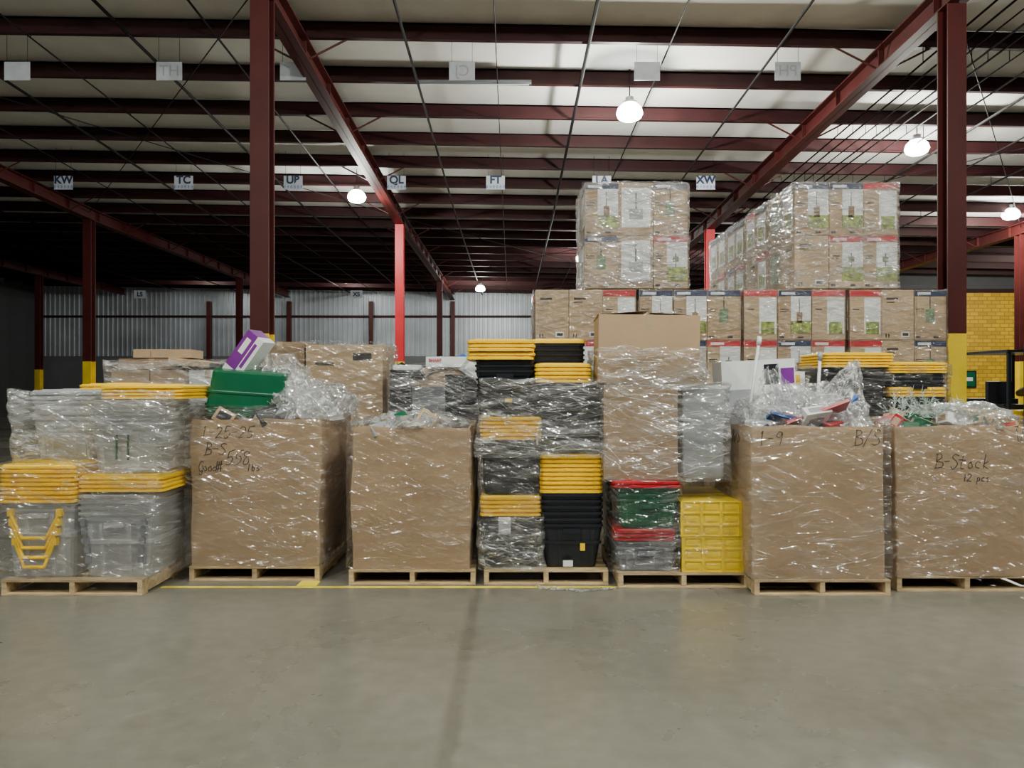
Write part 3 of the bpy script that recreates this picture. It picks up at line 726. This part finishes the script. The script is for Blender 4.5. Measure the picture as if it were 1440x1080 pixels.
b.box(-2.1,-1.9,8.196,8.2,1.85,1.88,INK); b.box(-1.7,-1.5,8.196,8.2,1.9,1.98,INK)
o=b.build('cardboard_box_stack',bevel=0.006); wrapshell(o,-2.8,-1.34,8.15,9.05,0.1,2.1,FILM,0.015,67)
pallet(-1.28,7.9,1.1,1.2)
b=MB()
tote(b,-0.75,8.3,0.127,1.2,1.0,0.7,BLK,nested=6)
for i,(x0,x1,z0,z1,m) in enumerate(((-1.27,-1.05,1.2,1.8,BLK),(-1.04,-0.7,1.2,1.62,GRYB),(-0.7,-0.3,1.2,1.75,BLK),(-0.95,-0.5,1.62,1.82,CARD),(-1.25,-0.95,1.8,1.85,WHT))):
    carton(b,x0,x1,8.0+0.02*i,8.5,z0,z1,m,tape=m is CARD)
carton(b,-0.25,0.25,-0.2,0.2,0,0.11,WHT,tape=False,M=TR(-0.66,8.2,1.825,rz=4))
o=b.build('mixed_appliance_load',bevel=0.004); wrapshell(o,-1.30,-0.24,7.93,8.7,0.1,1.86,FILMH,0.03,71,prof=lambda t:1-0.06*t*t)
text('print','SHARP',(-0.80,7.978,1.895),0.045,REDP,o,bold=0.001)
pile('assorted_merchandise',-1.2,-0.35,8.05,8.5,1.74,1.84,33,[WHT,BLK,CARD,GRYL,BLUE],n=16)
pallet(3.15,7.8,1.35,1.2)
b=MB()
tote(b,3.5,8.2,0.127,1.82,0.66,0.7,BLK,nested=16,taper=0.95,ribs=False); lids(b,3.55,8.2,1.82,1.97,0.72,0.74,YEL,n=5,seed=41)
tote(b,4.14,8.15,0.127,1.52,0.56,0.7,BLK,nested=12,taper=0.95,ribs=False); lids(b,4.14,8.15,1.52,1.62,0.58,0.7,YEL,n=3,seed=42)
tote(b,4.14,8.15,1.62,1.76,0.56,0.7,BLK,nested=3,taper=0.95,ribs=False); lids(b,4.14,8.15,1.76,1.87,0.60,0.72,YEL,n=4,seed=43)
o=b.build('storage_tote_stack'); wrapshell(o,3.15,4.48,7.8,8.6,0.1,1.85,FILM,0.03,73)
b=MB(); carton(b,2.55,3.05,8.0,8.5,0.127,1.78,WHT); carton(b,2.0,2.52,8.0,8.5,0.127,1.7,CARD_L); b.box(2.6,3.0,7.995,8.0,1.6,1.75,YEL)
pallet(1.98,7.95,1.1,0.9)
o=b.build('cardboard_box_stack',bevel=0.005); wrapshell(o,1.98,3.09,7.97,8.55,0.1,1.75,FILM,0.02,77)
b=MB(); N=60; vs=[];fs=[]
for i in range(N+1):
    t=i/N; x=0.15+0.75*t; y=6.24-0.16*math.sin(t*3.1)-0.05*noise.noise(Vector((t*4,0,0)))
    for j in range(7):
        s=j/6; vs.append((x+0.05*s,y+0.05*s+0.01*noise.noise(Vector((t*20,s*4,1))),0.004+0.03*abs(noise.noise(Vector((t*25,s*6,0))))+0.10*max(0,0.12-t)))
for i in range(N):
    for j in range(6): a=i*7+j; fs.append((a,a+7,a+8,a+1))
b.add(vs,fs,BAG); b.build('loose_film_tail',smooth=True)

# ============================================================ CARTON TOWERS
def printed(b,x0,x1,y0,y1,z0,z1,style):
    g=0.004
    b.box(x0+g,x1-g,y0+g,y1-g,z0+g,z1-g,CARD_L if style%2 else CARD)
    w=x1-x0;h=z1-z0; yy=y0
    def P(a0,a1,c0,c1,m,o=0.0): b.box(x0+w*a0,x0+w*a1,yy-0.002-o,yy+g+0.001,z0+h*c0,z0+h*c1,m)
    def Q(a0,a1,c0,c1,m,o=0.0):
        d=y1-y0; b.box(x0-0.002-o,x0+g+0.001,y0+d*a0,y0+d*a1,z0+h*c0,z0+h*c1,m)
    if style in (0,1,4):
        band=NAVY if style!=1 else REDP
        P(0.02,0.98,0.87,0.985,band); P(0.1,0.5,0.90,0.95,WHT,0.002)
        if style==4: P(0.08,0.92,0.2,0.86,CARD_L)
        else: P(0.38,0.97,0.14,0.87,WHT)
        if style==0: P(0.38,0.97,0.14,0.38,GARD,0.002); P(0.55,0.72,0.34,0.55,CARD_D,0.002); P(0.62,0.64,0.55,0.82,INK,0.002)
        if style==1: P(0.38,0.97,0.14,0.40,GARD,0.002); P(0.62,0.65,0.40,0.66,INK,0.002); P(0.55,0.72,0.5,0.60,SAGE,0.003)
        if style==4: P(0.35,0.62,0.35,0.62,SAGE,0.002); P(0.47,0.5,0.62,0.86,INK,0.002)
        P(0.05,0.18,0.04,0.08,INK); P(0.6,0.75,0.04,0.08,INK); P(0.06,0.3,0.6,0.62,INK); P(0.06,0.25,0.56,0.575,INK)
        Q(0.02,0.98,0.86,0.985,band); Q(0.15,0.85,0.2,0.8,WHT); Q(0.25,0.75,0.25,0.55,GARD,0.002)
    if style==2:
        P(0.08,0.92,0.15,0.9,WHT); P(0.3,0.7,0.3,0.5,GRYL,0.002); P(0.48,0.52,0.5,0.85,INK,0.002); Q(0.2,0.8,0.2,0.8,SAGE)
    if style==3:
        P(0.15,0.5,0.80,0.84,INK); P(0.15,0.4,0.74,0.76,INK); P(0.6,0.85,0.06,0.16,WHT); P(0.64,0.82,0.08,0.14,INK,0.002); P(0.12,0.16,0.05,0.12,INK); P(0.2,0.24,0.05,0.12,INK)
        Q(0.2,0.6,0.75,0.8,INK)
    if style==5:
        P(0.02,0.98,0.87,0.985,REDP); P(0.45,0.95,0.12,0.84,WHT); P(0.5,0.9,0.12,0.36,GARD,0.002); P(0.1,0.3,0.6,0.62,INK); Q(0.02,0.98,0.86,0.985,REDP); Q(0.15,0.85,0.2,0.8,WHT)
def tower(x0,y0,z0,styles,cw=0.45,ch=0.655,cd=0.5,nd=2,film=FILM,seed=0,pal=True):
    nc=len(styles[0]); w=nc*cw; zb=z0+0.127 if pal else z0+0.012
    if pal: pallet(x0,y0,w,nd*cd,z0)
    b=MB(); r=random.Random(seed)
    if not pal: b.box(x0,x0+w,y0,y0+nd*cd,z0+0.002,z0+0.01,CARD_D)
    for k in range(nd):
        for j,row in enumerate(styles):
            for i,st in enumerate(row):
                s=st if k==0 else r.choice([0,1,3,2])
                jx=r.uniform(-0.006,0.006)
                printed(b,x0+i*cw+jx,x0+(i+1)*cw+jx,y0+k*cd,y0+(k+1)*cd,zb+j*ch,zb+(j+1)*ch,s)
    o=b.build('printed_carton_stack')
    wrapshell(o,x0-0.02,x0+w+0.02,y0-0.025,y0+nd*cd+0.02,zb+0.003,zb+len(styles)*ch+0.005,film,0.02,seed,levels=26)
H=1.442
LV=[(0.30,10.0,[[3,1,5],[3,3,5]]),(1.66,10.0,[[1,0,1],[0,0,4]]),(3.02,10.0,[[5,0,1],[5,0,5]]),(4.40,10.0,[[5,3,4],[5,3,4]])]
for i,(x,y,st) in enumerate(LV):
    cw=0.44 if i<3 else 0.42
    tower(x,y,0.0,st,seed=80+i,cw=cw,film=FILM); tower(x,y,H,st,seed=90+i,film=FILM,cw=cw)
tower(0.94,10.0,2*H,[[4,2,1],[0,2,4]],seed=101,film=FILMH,pal=False,ch=0.69)
tower(3.68,10.0,2*H,[[3,1,1],[0,0,5]],seed=102,film=FILMH,pal=False,ch=0.69)
for k in range(1,4):
    yy=10.0+1.08*k
    for i in range(3): tower(3.68,yy,H*i,[[1,0,3],[0,1,0]],seed=110+k*3+i,film=FILMH if i==2 else FILM,pal=i<2,ch=0.655 if i<2 else 0.69)
# ============================================================ wall fixtures and forklift
b=MB(); b.box(23.2,24.15,39.93,39.99,1.45,2.35,BLK); b.box(23.28,24.07,39.92,39.94,1.53,2.27,GRN); b.box(23.4,23.95,39.91,39.93,1.8,2.0,WHT); b.build('framed_notice')
b=MB(); b.box(24.7,25.35,39.93,39.99,1.05,1.8,WHT); b.box(24.95,25.1,39.91,39.94,1.15,1.6,RED); b.build('fire_extinguisher_sign')
b=MB(); b.box(25.5,25.8,39.85,39.99,1.1,1.6,RED); b.cyl((25.65,39.8,1.0),(25.65,39.8,1.5),0.09,RED); b.build('fire_extinguisher')
b=MB(); fx,fy=9.22,14.0
b.loft(fx+0.7,fy+1.4,[(0.3,1.1,1.9),(0.6,1.15,2.0),(1.0,1.15,2.0),(1.15,1.05,1.7)],0.12,YEL)
b.box(fx+0.2,fx+1.2,fy+1.8,fy+2.5,0.4,1.35,BLK)
for sx in (0.15,1.2):
    b.box(fx+sx,fx+sx+0.06,fy+0.5,fy+0.56,1.0,2.25,BLK); b.box(fx+sx,fx+sx+0.06,fy+2.0,fy+2.06,1.1,2.25,BLK)
b.box(fx+0.1,fx+1.3,fy+0.45,fy+2.1,2.25,2.3,BLK)
for sx in (0.3,1.0): b.box(fx+sx,fx+sx+0.1,fy+0.1,fy+0.3,0.1,2.4,BLK); b.box(fx+sx-0.02,fx+sx+0.1,fy-1.0,fy+0.1,0.1,0.15,BLK)
for z in (0.4,1.2,2.35): b.box(fx+0.3,fx+1.1,fy+0.1,fy+0.2,z,z+0.08,BLK)
for sx in (0.1,1.15):
    for sy in (0.7,2.1): b.cyl((fx+sx,fy+sy,0.3),(fx+sx+0.2,fy+sy,0.3),0.3,TIRE,n=24); b.cyl((fx+sx-0.01,fy+sy,0.3),(fx+sx+0.21,fy+sy,0.3),0.14,YEL,n=16)
b.box(fx+0.45,fx+0.95,fy+1.1,fy+1.6,1.1,1.25,BLK); b.box(fx+0.45,fx+0.95,fy+1.6,fy+1.7,1.2,1.7,BLK); b.cyl((fx+0.7,fy+0.6,1.1),(fx+0.7,fy+0.85,1.5),0.02,BLK); b.cyl((fx+0.7,fy+0.84,1.49),(fx+0.7,fy+0.86,1.52),0.16,BLK,n=18)
b.build('forklift',bevel=0.01)

# ------------------------------------------------------------ world + camera
w=bpy.data.worlds.new('world'); S.world=w; w.use_nodes=True
w.node_tree.nodes['Background'].inputs[0].default_value=(0.5,0.55,0.6,1); w.node_tree.nodes['Background'].inputs[1].default_value=0.03
cam=bpy.data.cameras.new('camera'); cam.sensor_width=36; cam.lens=27; cam.clip_end=200
co=bpy.data.objects.new('camera',cam); S.collection.objects.link(co); co.location=(0,0,1.65); co.rotation_euler=(math.radians(90),0,0)
S.camera=co
